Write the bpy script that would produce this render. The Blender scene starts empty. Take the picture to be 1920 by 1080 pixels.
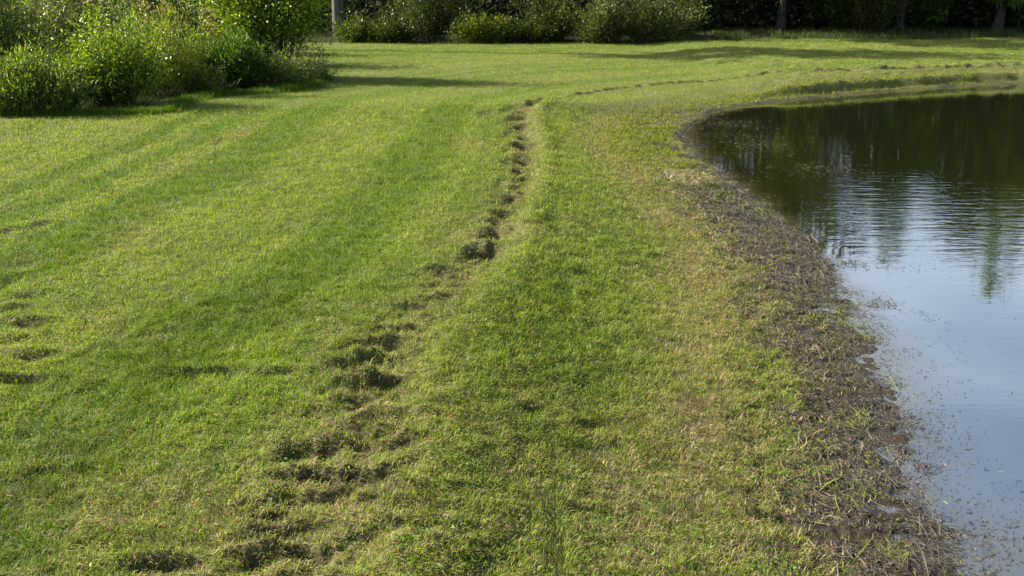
import bpy, math, random
import numpy as np
from mathutils import Vector, Matrix
random.seed(7); RNG = np.random.default_rng(7)
SC = bpy.context.scene
COL = SC.collection
# ------------------------------------------------------------------ camera
EYE, FPX, PITCH = 1.70, 1663.0, math.radians(19.2)
CAMX = 0.0
cam_d = bpy.data.cameras.new('camera'); cam = bpy.data.objects.new('camera', cam_d); COL.objects.link(cam)
cam_d.sensor_width = 36; cam_d.lens = 36 * FPX / 1920; cam_d.clip_start = 0.05; cam_d.clip_end = 2000
cam.location = (0, 0, EYE); cam.rotation_euler = (math.radians(90) - PITCH, 0, 0)
SC.camera = cam
# ------------------------------------------------------------------ sky and sun
SUN_EL, SUN_BACK = math.radians(32), math.radians(12)
S = Vector((-math.cos(SUN_BACK) * math.cos(SUN_EL), math.sin(SUN_BACK) * math.cos(SUN_EL), math.sin(SUN_EL)))
w = bpy.data.worlds.new('World'); SC.world = w; w.use_nodes = True
nt = w.node_tree; bg = nt.nodes['Background']; sky = nt.nodes.new('ShaderNodeTexSky')
sky.sky_type = 'NISHITA'; sky.sun_disc = False; sky.sun_elevation = SUN_EL
sky.sun_rotation = math.atan2(S.x, S.y); sky.air_density = 1.0; sky.dust_density = 4.0; sky.ozone_density = 1.5
tcw = nt.nodes.new('ShaderNodeTexCoord'); mpw = nt.nodes.new('ShaderNodeMapping'); mpw.inputs['Scale'].default_value = (1.2, 1.2, 4.0)
nzw = nt.nodes.new('ShaderNodeTexNoise'); nzw.inputs['Scale'].default_value = 1.6; nzw.inputs['Detail'].default_value = 5
sep = nt.nodes.new('ShaderNodeSeparateXYZ'); elr = nt.nodes.new('ShaderNodeMapRange'); cmr = nt.nodes.new('ShaderNodeMapRange'); cmx = nt.nodes.new('ShaderNodeMix'); cmx.data_type = 'RGBA'
mlw = nt.nodes.new('ShaderNodeMath'); mlw.operation = 'MULTIPLY'
nt.links.new(tcw.outputs['Generated'], mpw.inputs[0]); nt.links.new(mpw.outputs[0], nzw.inputs['Vector']); nt.links.new(tcw.outputs['Generated'], sep.inputs[0])
nt.links.new(sep.outputs[2], elr.inputs[0]); elr.inputs[1].default_value = .22; elr.inputs[2].default_value = .62; elr.inputs[3].default_value = 1; elr.inputs[4].default_value = .12
nt.links.new(nzw.outputs[0], cmr.inputs[0]); cmr.inputs[1].default_value = .25; cmr.inputs[2].default_value = .72
nor = nt.nodes.new('ShaderNodeMapRange'); nor.inputs[1].default_value = -.1; nor.inputs[2].default_value = .5; ml2 = nt.nodes.new('ShaderNodeMath'); ml2.operation = 'MULTIPLY'
nt.links.new(sep.outputs[1], nor.inputs[0]); nt.links.new(nor.outputs[0], ml2.inputs[0]); nt.links.new(elr.outputs[0], ml2.inputs[1])   # added cloud kept over the wood only, to cut fill light
nt.links.new(ml2.outputs[0], mlw.inputs[0]); nt.links.new(cmr.outputs[0], mlw.inputs[1]); nt.links.new(mlw.outputs[0], cmx.inputs[0])
nt.links.new(sky.outputs[0], cmx.inputs[6]); cmx.inputs[7].default_value = (6.6, 7.1, 8.0, 1)      # bright cloud added low in the sky to pale the pond reflection
nt.links.new(cmx.outputs[2], bg.inputs[0]); bg.inputs[1].default_value = 0.085
sl = bpy.data.lights.new('sun', 'SUN'); sl.energy = 5.0; sl.angle = math.radians(0.5); sl.color = (1, 0.91, 0.72)
so = bpy.data.objects.new('sun', sl); COL.objects.link(so); so.rotation_euler = S.to_track_quat('Z', 'Y').to_euler()
so.location = (-20, 10, 15)
SC.view_settings.view_transform = 'Standard'; SC.view_settings.look = 'None'
SC.view_settings.exposure = 1.4; SC.view_settings.gamma = 1
SC.render.engine = 'CYCLES'
SC.cycles.use_denoising = True; SC.cycles.use_adaptive_sampling = False
SC.cycles.max_bounces = 6; SC.cycles.diffuse_bounces = 2; SC.cycles.glossy_bounces = 3
SC.cycles.transmission_bounces = 4; SC.cycles.transparent_max_bounces = 6
SC.render.filter_size = 1.5

# ------------------------------------------------------------------ maths helpers
def P(px, py, z=0.0):
    """point on the level z seen at a place of the photograph (1920 x 1080)"""
    sx, sy = px - 960, 540 - py
    d = (sx, FPX * math.cos(PITCH) + sy * math.sin(PITCH), -FPX * math.sin(PITCH) + sy * math.cos(PITCH))
    t = (z - EYE) / d[2]
    return (d[0] * t, d[1] * t)

def hsh(ix, iy, seed):
    h = (ix.astype(np.int64) * 374761393 + iy.astype(np.int64) * 668265263 + seed * 974711) & 0xffffffff
    h = ((h ^ (h >> 13)) * 1274126177) & 0xffffffff
    h = ((h ^ (h >> 16)) * 2246822519) & 0xffffffff
    return ((h ^ (h >> 15)) & 0xffffff) / float(0xffffff)

def vnoise(x, y, seed=0):
    ix, iy = np.floor(x), np.floor(y); fx, fy = x - ix, y - iy
    ix = ix.astype(np.int64); iy = iy.astype(np.int64)
    fx = fx * fx * (3 - 2 * fx); fy = fy * fy * (3 - 2 * fy)
    a, b = hsh(ix, iy, seed), hsh(ix + 1, iy, seed); c, d = hsh(ix, iy + 1, seed), hsh(ix + 1, iy + 1, seed)
    return (a + (b - a) * fx) * (1 - fy) + (c + (d - c) * fx) * fy

def fbm(x, y, seed=0, o=3):
    s = 0; a = 0.5; t = 0
    for k in range(o):
        s = s + a * vnoise(x * 2 ** k + 17.3 * k, y * 2 ** k - 9.1 * k, seed + k); t += a; a *= 0.5
    return s / t

def sstep(a, b, x):
    t = np.clip((x - a) / (b - a), 0, 1); return t * t * (3 - 2 * t)

def smooth_poly(pts, n=6, closed=False):
    p = np.array(pts, float); m = len(p); out = []
    rng = range(m if closed else m - 1)
    for i in rng:
        p0 = p[(i - 1) % m] if closed or i > 0 else p[i]; p1 = p[i]; p2 = p[(i + 1) % m]
        p3 = p[(i + 2) % m] if closed or i + 2 < m else p2
        for k in range(n):
            t = k / n
            out.append(0.5 * ((2 * p1) + (-p0 + p2) * t + (2 * p0 - 5 * p1 + 4 * p2 - p3) * t * t + (-p0 + 3 * p1 - 3 * p2 + p3) * t ** 3))
    if not closed: out.append(p[-1])
    return np.array(out)

def dist_poly(x, y, poly, closed=False):
    """distance to a polyline and the side of it (+1 right of travel)"""
    best = np.full(x.shape, 1e9); side = np.ones(x.shape); arc = np.zeros(x.shape); acc = 0
    n = len(poly)
    for i in range(n if closed else n - 1):
        a = poly[i]; b = poly[(i + 1) % n]; d = b - a; L2 = d @ d
        if L2 < 1e-12: continue
        t = np.clip(((x - a[0]) * d[0] + (y - a[1]) * d[1]) / L2, 0, 1)
        ex, ey = x - a[0] - t * d[0], y - a[1] - t * d[1]; q = ex * ex + ey * ey
        m = q < best; best = np.where(m, q, best)
        side = np.where(m, np.sign(d[1] * ex - d[0] * ey), side); arc = np.where(m, acc + t * math.sqrt(L2), arc)
        acc += math.sqrt(L2)
    return np.sqrt(best), side, arc

def inside(x, y, poly):
    c = np.zeros(x.shape, bool); n = len(poly)
    for i in range(n):
        x1, y1 = poly[i]; x2, y2 = poly[(i + 1) % n]
        if y1 == y2: continue
        m = ((y1 > y) != (y2 > y)) & (x < (x2 - x1) * (y - y1) / (y2 - y1) + x1); c ^= m
    return c

# ------------------------------------------------------------------ the lie of the land
WL = -0.26
shore_px = [(1835, 1080), (1745, 1000), (1705, 900), (1690, 800), (1672, 720), (1630, 640), (1585, 560), (1540, 490),
            (1470, 420), (1385, 355), (1318, 305), (1288, 262), (1290, 235), (1330, 213), (1420, 197), (1540, 183), (1700, 170), (1920, 158)]
shore = [P(a, b, WL) for a, b in shore_px] + [(14, 18.3), (22, 18.5), (30, 15), (33, 7), (29, -5), (16, -10), (5, -6), (1.9, -0.6)]
POND = smooth_poly(shore, 5, closed=True)
rut_px = [(520, 1180), (560, 1040), (620, 900), (690, 760), (730, 670), (830, 560), (910, 480), (950, 400), (978, 330), (988, 265),
          (978, 232), (985, 206), (1018, 184), (1080, 168), (1180, 153), (1300, 145), (1450, 138), (1600, 133), (1750, 128), (1920, 123)]
RUT = smooth_poly([P(a, b, 0) for a, b in rut_px] + [(16, 20.2), (24, 20)], 4)
# hollows torn in the turf: photo x, y, half-width px, half-depth px, depth m
hol = [(962, 203, 18, 5, .03), (972, 215, 14, 5, .06), (975, 232, 20, 6, .07), (980, 250, 16, 5, .07), (984, 268, 18, 5, .08), (982, 298, 20, 7, .09), (976, 318, 12, 6, .06),
       (978, 336, 14, 6, .07), (968, 352, 14, 7, .06), (962, 372, 16, 8, .06), (945, 404, 18, 9, .07), (935, 424, 20, 8, .07),
       (928, 448, 26, 9, .09), (905, 487, 34, 12, .11), (820, 520, 26, 8, .05), (850, 530, 36, 8, .06), (862, 545, 28, 7, .04), (822, 572, 36, 6, .04),
       (780, 590, 36, 8, .04), (735, 632, 34, 8, .04), (690, 662, 40, 9, .06), (735, 655, 36, 7, .05), (672, 695, 36, 12, .09), (715, 728, 42, 13, .10),
       (770, 800, 36, 10, .05), (720, 795, 30, 10, .05), (640, 815, 50, 12, .04), (600, 850, 40, 18, .06), (560, 840, 30, 20, .03), (600, 905, 60, 10, .07), (680, 912, 50, 12, .05), (735, 945, 26, 10, .05),
       (760, 845, 28, 9, .05), (650, 945, 40, 10, .04), (560, 945, 50, 10, .035), (540, 1010, 55, 20, .07), (590, 1050, 40, 22, .06), (480, 1060, 50, 12, .05),
       (320, 1062, 70, 12, .06), (540, 860, 34, 20, .03), (500, 975, 40, 10, .03), (680, 875, 36, 9, .04), (740, 885, 30, 9, .04),
       (955, 222, 7, 5, .04), (950, 250, 7, 9, .04), (948, 280, 7, 9, .04), (944, 310, 7, 9, .04), (936, 345, 8, 9, .04),
       (948, 206, 10, 4, .05), (908, 211, 12, 4, .05),
       (14, 434, 14, 6, .05), (68, 424, 16, 7, .05), (20, 522, 26, 7, .05), (60, 552, 24, 7, .06), (40, 606, 42, 9, .08), (20, 638, 26, 8, .05), (50, 667, 42, 9, .07),
       (30, 712, 44, 8, .07), (10, 580, 22, 7, .05), (340, 705, 40, 7, .05), (420, 702, 36, 6, .04), (500, 706, 36, 7, .04), (100, 880, 34, 8, .03),
       (150, 882, 28, 8, .03), (1080, 915, 26, 9, .03), (1095, 760, 20, 8, .03), (990, 758, 16, 9, .04),
       (1480, 165, 20, 3, .04), (1870, 150, 30, 3, .04), (380, 500, 20, 5, .02)]
HOL = []
for hx, hy, hw, hh, dp in hol:
    c = P(hx, hy, 0); r = P(hx + hw, hy, 0); f = P(hx, hy - hh, 0); n = P(hx, hy + hh, 0)
    HOL.append((c[0], c[1], r[0] - c[0], max((f[1] - n[1]) / 2, 0.035), dp))
rr = random.Random(3)
# the far part of the wheel mark: a string of little bites in the turf
_d = np.linalg.norm(np.diff(RUT, axis=0), axis=1); _s = np.concatenate([[0], np.cumsum(_d)])
s0 = _s[int(11.6 * 4)]
q = s0
while q < _s[-1]:
    x = float(np.interp(q, _s, RUT[:, 0])); y = float(np.interp(q, _s, RUT[:, 1]))
    HOL.append((x + rr.uniform(-.05, .05), y + rr.uniform(-.05, .05), rr.uniform(.05, .09), rr.uniform(.05, .08), rr.uniform(.08, .13)))
    q += rr.uniform(.16, .32)
HOLA = np.array(HOL); HOLA[HOLA[:, 0] < -1.9, 4] *= .75

def rough_lawn_edge(x):
    """far and left limits of the mown lawn: y of the wood's edge for a given x"""
    return 27.2 + 0.06 * np.clip(x - 5, 0, 30) + 0.35 * np.sin(x * 0.9) + 0.3 * np.sin(x * 0.37 + 1)

LEFT = smooth_poly([P(-500, 235), P(-150, 222), P(0, 216), P(140, 214), P(300, 212), P(350, 190), P(400, 172), P(480, 165), P(560, 158), P(605, 140), P(585, 110), P(600, 80), (-6.2, 29)], 4)

def land(x, y):
    """height and the cover of the land"""
    dp, _, arc = dist_poly(x, y, POND, True); ins = inside(x, y, POND)
    wob = 0.09 * (fbm(x * 2.2, y * 2.2, 5) - .5) * np.clip(dp * 10, 0, 1) * 2
    near = sstep(9, 12, y)
    wob = wob + 0.10 * (fbm(x * 1.6, y * 1.6, 8) - .5)
    d = np.where(ins, -dp, dp) + wob * (1 - .35 * near)
    bw = 0.62 + .14 * np.exp(-((y - 7.6) / 1.6) ** 2) + 0.16 * sstep(8.4, 11, y) - 0.50 * sstep(12.8, 14.6, y)
    ur, side, ra = dist_poly(x, y, RUT); u = ur * side
    n1 = fbm(x * .35, y * .35, 21); n2 = fbm(x * 3.5, y * 3.5, 22); n3 = fbm(x * 14, y * 14, 23)
    z = np.where(d < 0, WL + 0.22 * d, WL + 0.04 * np.clip(d / bw, 0, 1))
    z = np.maximum(z, -1.3)
    bn = fbm(x * 5, y * 5, 41)
    z = z + (0.03 - .01 * sstep(8, 9.5, y) + .13 * sstep(13, 14.8, y) * sstep(3.6, 5.4, x) * (.55 + .7 * bn)) * sstep(bw - .02, bw + .10 + .12 * bn, d)
    z = z + (.03 - .03 * sstep(12, 15, y)) * sstep(bw, bw + 1.35, d)
    z = z + (.16 - .06 * sstep(12.8, 15, y)) * sstep(bw + .0, bw + 1.9 - 1.0 * sstep(12.0, 13.5, y), d)
    land_far = sstep(0.4, 2.5, d)
    z = z + land_far * (0.06 * (n1 - .5)) + 0.018 * (n2 - .5) * sstep(-.2, .2, d) + 0.012 * (n3 - .5)
    # rising ground beneath the left shrubs and wood
    back = np.clip(y - rough_lawn_edge(x), 0, 400)
    z = z + 0.02 * back - 0.0 * x
    z = z + 0.012 * np.clip(back - 30, 0, 400)
    # muddy bank lumps
    bank = (1 - .7 * sstep(12.8, 14.6, y)) * sstep(-.30, .02, d) * (1 - sstep(bw + .0, bw + .3, d))
    z = z + bank * (0.035 * (fbm(x * 11, y * 11, 51) - .5) + 0.03 * (fbm(x * 28, y * 28, 52) - .5))
    # churned wheel mark
    nearf = 1 - sstep(12.0, 13.5, y) * sstep(0, 1.5, x)
    wn = fbm(x * 4, y * 4, 61)
    cw = np.where(y < 6, .40 - .03 * y, .20) * (1.0 + .5 * (wn - .5)) * nearf + 0.10 * (1 - nearf)
    churn = np.exp(-(u / cw) ** 2)
    z = z + churn * (1 - .6 * sstep(12.5, 14, y)) * ((.07 + .06 * (1 - sstep(3, 5, y))) * (fbm(x * 6, y * 13, 62) - .5) + 0.05 * (fbm(x * 17, y * 22, 63) - .5)) * (.5 + .5 * nearf)
    z = z + .075 * nearf * (.35 + .65 * sstep(0, .3, u)) * np.exp(-((u - .28) / .55) ** 2)
    mid = sstep(5.2, 6.6, y) * nearf
    z = z - mid * (.026 + .06 * (fbm(x * 5, y * 5, 64) - .5)) * np.exp(-((u + .02 + .10 * (wn - .5)) / .11) ** 2) + mid * .028 * np.exp(-((u - .19) / .10) ** 2)
    z = z + .018 * np.exp(-((u - cw * 1.15) / (.5 * cw)) ** 2) - .012 * churn
    hole = np.zeros(x.shape)
    ang = (fbm(x * 9, y * 9, 71) - .5)
    for hx, hy, rx, ry, dpth in HOLA:
        m = (np.abs(x - hx) < rx * 4) & (np.abs(y - hy) < ry * 5 + .1)
        if not m.any(): continue
        ex = (x[m] - hx) / rx + ang[m] * 1.2; ey = (y[m] - hy) / ry + ang[m] * 1.0
        # a scoop, and the turf heaved up behind it
        g = np.exp(-(ex ** 2 * .8 + ey ** 2 * 1.2)); r = np.exp(-(ex ** 2 * .6 + (ey - 1.25) ** 2 * 3.0)) + .5 * np.exp(-((ex + 1.3) ** 2 * 1.3 + (ey - .5) ** 2 * .9))
        z[m] += -.68 * dpth * g + .52 * dpth * r
        hole[m] = np.maximum(hole[m], g * min(1, dpth / .05))
    return z, d, bw, u, churn, hole, n1, n2, n3

def cover(x, y, L):
    z, d, bw, u, churn, hole, n1, n2, n3 = L
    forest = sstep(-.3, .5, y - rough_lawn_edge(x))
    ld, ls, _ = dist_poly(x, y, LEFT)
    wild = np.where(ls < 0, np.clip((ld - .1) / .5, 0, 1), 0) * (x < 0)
    wild = np.maximum(wild, forest * 0)
    mud = sstep(-.5, -.1, -(d - bw) - .25 * (n3 - .5) - .35 * (n2 - .5)) 
    mud = 1 - sstep(bw - .22, bw + .10, d + .22 * (n2 - .5) + .3 * (n3 - .5))
    # tan fringe above the bank
    tan = (1 - .88 * sstep(12.6, 14, y)) * np.exp(-((d - bw - .22) / .38) ** 2) * (.45 + 1.1 * (fbm(x * 2.3, y * 2.3, 81) - .35))
    big = fbm(x * .9, y * .9, 82); med = fbm(x * 3, y * 3, 83); fine = fbm(x * 9, y * 9, 84)
    stripe = .5 + .5 * np.sin(2 * math.pi * (u + .06 * (big - .5) * 4) / (1.25 + .22 * np.sin(u * 1.7)) + 1.6)
    stripe = sstep(.25, .75, stripe) * (u < -.5)
    pale = 0.28 + .50 * (med - .5) + .45 * (big - .5) + .35 * (fine - .5)
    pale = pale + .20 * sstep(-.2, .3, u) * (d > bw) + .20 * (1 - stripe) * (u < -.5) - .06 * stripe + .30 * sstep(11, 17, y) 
    dry = .07 + 1.0 * np.clip(fbm(x * 2.2, y * 2.2, 85) - .52, 0, 1) + .5 * np.clip(fine - .55, 0, 1) + np.clip(tan, 0, 1) * .95
    dry = dry + .24 * 0 * (.3 + 1.4 * fbm(x * 4, y * 4, 89))
    dry = dry + churn * (.42 - .27 * sstep(12.5, 14, y)) * (.4 + 1.2 * fbm(x * 6, y * 6, 88)) + .10 * sstep(0, .5, u) * sstep(1.8, .5, d)
    dry = dry + .22 * (1 - sstep(2.3, 4.2, y)) * (x < .5)
    lime = stripe * 1.0 * (.5 + med)
    # bright growth beside the wheel mark in the foreground
    gx, gy = P(430, 740)
    lime = lime + .9 * np.exp(-(((x - gx) / .42) ** 2 + ((y - gy) / .40) ** 2))
    gx, gy = P(640, 640)
    lime = lime + .5 * np.exp(-(((x - gx) / .45) ** 2 + ((y - gy) / .30) ** 2))
    return dict(forest=forest, wild=wild, mud=mud, stripe=stripe * (d > 1), pale=np.clip(pale, 0, 1), dry=np.clip(dry, 0, 1), lime=np.clip(lime, 0, 1), fine=fine, med=med)

# ------------------------------------------------------------------ building helpers
def tagp(o, label=None, cat=None, group=None, kind=None):
    if label: o['label'] = label
    if cat: o['category'] = cat
    if group: o['group'] = group
    if kind: o['kind'] = kind
    return o

def mesh_obj(name, V, F, mat, parent=None, col=None, attrs=None, smooth=False, loc=None):
    """V (n,3), F: list of index arrays, each (m,3) or (m,4)"""
    me = bpy.data.meshes.new(name); V = np.asarray(V, np.float32)
    if not isinstance(F, list): F = [F]
    F = [np.asarray(f, np.int32) for f in F if len(f)]
    me.vertices.add(len(V)); me.vertices.foreach_set('co', V.ravel())
    nl = sum(f.size for f in F); npoly = sum(len(f) for f in F)
    me.loops.add(nl); me.loops.foreach_set('vertex_index', np.concatenate([f.ravel() for f in F]))
    me.polygons.add(npoly)
    tot = np.concatenate([np.full(len(f), f.shape[1], np.int32) for f in F]); st = np.concatenate([[0], np.cumsum(tot)[:-1]]).astype(np.int32)
    me.polygons.foreach_set('loop_start', st); me.polygons.foreach_set('loop_total', tot)
    if smooth: me.polygons.foreach_set('use_smooth', np.ones(npoly, bool))
    me.update(calc_edges=True)
    if col is not None:
        a = me.color_attributes.new('tint', 'FLOAT_COLOR', 'POINT'); c = np.ones((len(V), 4), np.float32); c[:, :3] = col; a.data.foreach_set('color', c.ravel())
    for k, v in (attrs or {}).items():
        a = me.attributes.new(k, 'FLOAT', 'POINT'); a.data.foreach_set('value', np.asarray(v, np.float32))
    me.materials.append(mat)
    o = bpy.data.objects.new(name, me); COL.objects.link(o)
    if parent: o.parent = parent
    if loc is not None: o.location = loc
    return o

def empty(name, loc, label, cat, group=None):
    o = bpy.data.objects.new(name, None); COL.objects.link(o); o.location = loc; o.empty_display_size = .2
    return tagp(o, label, cat, group)

def copy_thing(root, loc, rotz, scale, label, group=None):
    r = root.copy(); COL.objects.link(r); r.location = loc; r.rotation_euler = (0, 0, rotz); r.scale = scale; r['label'] = label
    if group: r['group'] = group
    for ch in list(root.children):
        c = ch.copy(); COL.objects.link(c); c.parent = r
    return r

def N(mat, kind, **kw):
    n = mat.node_tree.nodes.new(kind)
    for k, v in kw.items():
        if k in n.inputs: n.inputs[k].default_value = v
        else: setattr(n, k, v)
    return n

def new_mat(name):
    m = bpy.data.materials.new(name); m.use_nodes = True; m.node_tree.nodes.clear()
    m.node_tree.nodes.new('ShaderNodeOutputMaterial').name = 'out'
    return m

def lk(m, a, b): m.node_tree.links.new(a, b)

def leaf_mat(name, trans=.35, rough=.45, spec=.4, tgain=(1.15, 1.25, .55), tint=True, color=(.1, .1, .1)):
    m = new_mat(name); p = N(m, 'ShaderNodeBsdfPrincipled'); p.inputs['Roughness'].default_value = rough
    p.inputs['Specular IOR Level'].default_value = spec
    t = N(m, 'ShaderNodeBsdfTranslucent'); mx = N(m, 'ShaderNodeMixShader'); mx.inputs[0].default_value = trans
    a = N(m, 'ShaderNodeAttribute', attribute_name='tint')
    mul = N(m, 'ShaderNodeMix', data_type='RGBA', blend_type='MULTIPLY'); mul.inputs[0].default_value = 1
    lk(m, a.outputs['Color'], mul.inputs[6]); mul.inputs[7].default_value = (*tgain, 1)
    lk(m, a.outputs['Color'], p.inputs['Base Color']); lk(m, mul.outputs[2], t.inputs[0])
    lk(m, p.outputs[0], mx.inputs[1]); lk(m, t.outputs[0], mx.inputs[2]); lk(m, mx.outputs[0], m.node_tree.nodes['out'].inputs[0])
    return m

M_BLADE = leaf_mat('grass_blade', .38, .6, .18, (1.25, 1.35, .45))
M_LEAF = leaf_mat('leaf', .40, .38, .5)
M_WOODLEAF = leaf_mat('wood_leaf', .25, .5, .3)
M_DEAD = leaf_mat('dead_stalk', .10, .6, .3, (1, 1, 1))
M_WET = leaf_mat('wet_debris', .05, .35, .5, (1, 1, 1))

def bark_mat(name, c1, c2, sc=14):
    m = new_mat(name); p = N(m, 'ShaderNodeBsdfPrincipled', Roughness=.9)
    tc = N(m, 'ShaderNodeTexCoord'); mp = N(m, 'ShaderNodeMapping'); mp.inputs['Scale'].default_value = (1, 1, .22)
    ns = N(m, 'ShaderNodeTexNoise', Scale=sc, Detail=6.0, Roughness=.65); cr = N(m, 'ShaderNodeValToRGB')
    cr.color_ramp.elements[0].position = .35; cr.color_ramp.elements[0].color = (*c1, 1)
    cr.color_ramp.elements[1].position = .68; cr.color_ramp.elements[1].color = (*c2, 1)
    b = N(m, 'ShaderNodeBump', Strength=.7, Distance=.02)
    lk(m, tc.outputs['Object'], mp.inputs[0]); lk(m, mp.outputs[0], ns.inputs['Vector']); lk(m, ns.outputs[0], cr.inputs[0])
    lk(m, cr.outputs[0], p.inputs['Base Color']); lk(m, ns.outputs[0], b.inputs['Height']); lk(m, b.outputs[0], p.inputs['Normal'])
    lk(m, p.outputs[0], m.node_tree.nodes['out'].inputs[0]); return m
M_BARK = bark_mat('grey_bark', (.05, .045, .038), (.19, .17, .145))
M_DARKBARK = bark_mat('dark_bark', (.02, .016, .012), (.08, .065, .05))
M_TWIG = bark_mat('shrub_stem', (.05, .04, .025), (.15, .13, .07), 30)

# ------------------------------------------------------------------ ground
def ground_mat():
    m = new_mat('ground'); out = m.node_tree.nodes['out']
    p = N(m, 'ShaderNodeBsdfPrincipled', Roughness=.9); p.inputs['Specular IOR Level'].default_value = .25
    tc = N(m, 'ShaderNodeTexCoord')
    def noise(sc, det=5.0, r=.6, map_=None):
        n = N(m, 'ShaderNodeTexNoise', Scale=sc, Detail=det, Roughness=r); lk(m, tc.outputs['Object'], n.inputs['Vector']); return n
    def ramp(src, *st):
        c = N(m, 'ShaderNodeValToRGB'); e = c.color_ramp.elements
        while len(e) < len(st): e.new(.5)
        for k, (pos, cl) in enumerate(st): e[k].position = pos; e[k].color = (*cl, 1)
        lk(m, src, c.inputs[0]); return c
    def mix(f, a, b):
        x = N(m, 'ShaderNodeMix', data_type='RGBA')
        lk(m, f, x.inputs[0]); lk(m, a, x.inputs[6]); lk(m, b, x.inputs[7]); return x.outputs[2]
    def att(k): return N(m, 'ShaderNodeAttribute', attribute_name=k).outputs['Fac']
    nf = noise(60, 6, .7); nm = noise(9, 5, .65); nc = noise(170, 3, .7)
    green = ramp(nf.outputs[0], (.30, (.035, .05, .012)), (.5, (.075, .115, .02)), (.72, (.15, .19, .045)))
    lime = ramp(nf.outputs[0], (.30, (.04, .08, .01)), (.5, (.09, .17, .018)), (.72, (.16, .25, .03)))
    straw = ramp(nf.outputs[0], (.28, (.055, .045, .022)), (.5, (.16, .135, .06)), (.72, (.34, .29, .16)))
    mud = ramp(nf.outputs[0], (.30, (.010, .008, .006)), (.52, (.038, .030, .022)), (.76, (.10, .082, .062)))
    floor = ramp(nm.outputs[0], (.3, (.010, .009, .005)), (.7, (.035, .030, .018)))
    algae = ramp(nf.outputs[0], (.30, (.05, .045, .012)), (.55, (.14, .15, .02)), (.75, (.26, .25, .06)))
    c = mix(att('lime'), green.outputs[0], lime.outputs[0])
    c = mix(att('dry'), c, straw.outputs[0])
    soil_shade = ramp(nf.outputs[0], (.3, (.02, .016, .010)), (.7, (.075, .055, .035)))
    c = mix(att('bare'), c, soil_shade.outputs[0])
    c = mix(att('mud'), c, mud.outputs[0])
    c = mix(att('algae'), c, algae.outputs[0])
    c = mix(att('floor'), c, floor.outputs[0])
    lk(m, c, p.inputs['Base Color'])
    mr = N(m, 'ShaderNodeMapRange'); lk(m, att('wet'), mr.inputs[0]); mr.inputs[3].default_value = .9; mr.inputs[4].default_value = .16
    lk(m, mr.outputs[0], p.inputs['Roughness'])
    ad = N(m, 'ShaderNodeMath', operation='ADD'); lk(m, nf.outputs[0], ad.inputs[0]); lk(m, nc.outputs[0], ad.inputs[1])
    b = N(m, 'ShaderNodeBump', Strength=.8, Distance=.02); lk(m, ad.outputs[0], b.inputs['Height']); lk(m, b.outputs[0], p.inputs['Normal'])
    lk(m, p.outputs[0], out.inputs[0]); return m
M_GROUND = ground_mat()

th_f = np.linspace(-.75, .75, 620); th_b = np.linspace(.75, 2 * math.pi - .75, 92)[1:-1]
TH = np.concatenate([th_f, th_b]); nT = len(TH)
R = np.concatenate([np.linspace(.25, 1.2, 8)[:-1], np.geomspace(1.2, 32, 900), np.geomspace(32, 900, 46)[1:]]); nR = len(R)
tt, rg = np.meshgrid(TH, R); gx = (rg * np.sin(tt)).ravel(); gy = (rg * np.cos(tt)).ravel()
L = land(gx, gy); C = cover(gx, gy, L)
zz, dd, bw = L[0], L[1], L[2]
idx = np.arange(nR * nT).reshape(nR, nT); nxt = np.roll(idx, -1, axis=1)
Q = np.stack([idx[:-1], nxt[:-1], nxt[1:], idx[1:]], -1).reshape(-1, 4)
gV = np.vstack([np.stack([gx, gy, zz], 1), [[0, 0, float(zz[:nT].mean())]]])
ctr = len(gV) - 1
T0 = np.stack([np.full(nT, ctr), nxt[0], idx[0]], 1)
alg = np.clip(sstep(.38, .55, fbm(gx * 4, gy * 4, 91)) * sstep(8.2, 9.6, gy) * (1 - .6 * sstep(12.5, 14.5, gy)) * C['mud'] * (dd < bw + .3) * (dd > -.1) * 1.0, 0, 1)
wet = (1 - sstep(.02, .22, dd)) * .8
bare = np.clip(L[5] * .75 + L[4] * sstep(.5, .75, C['fine']) * .6, 0, 1)  # torn soil; in the hollows its dark colour also stands in for shade
app = lambda a: np.append(a, a[0])
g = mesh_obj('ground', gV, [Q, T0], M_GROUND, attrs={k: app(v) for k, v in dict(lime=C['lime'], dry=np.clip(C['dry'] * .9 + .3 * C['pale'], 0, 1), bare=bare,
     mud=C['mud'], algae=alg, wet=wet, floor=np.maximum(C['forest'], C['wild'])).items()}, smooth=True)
tagp(g, kind='structure')

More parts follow.
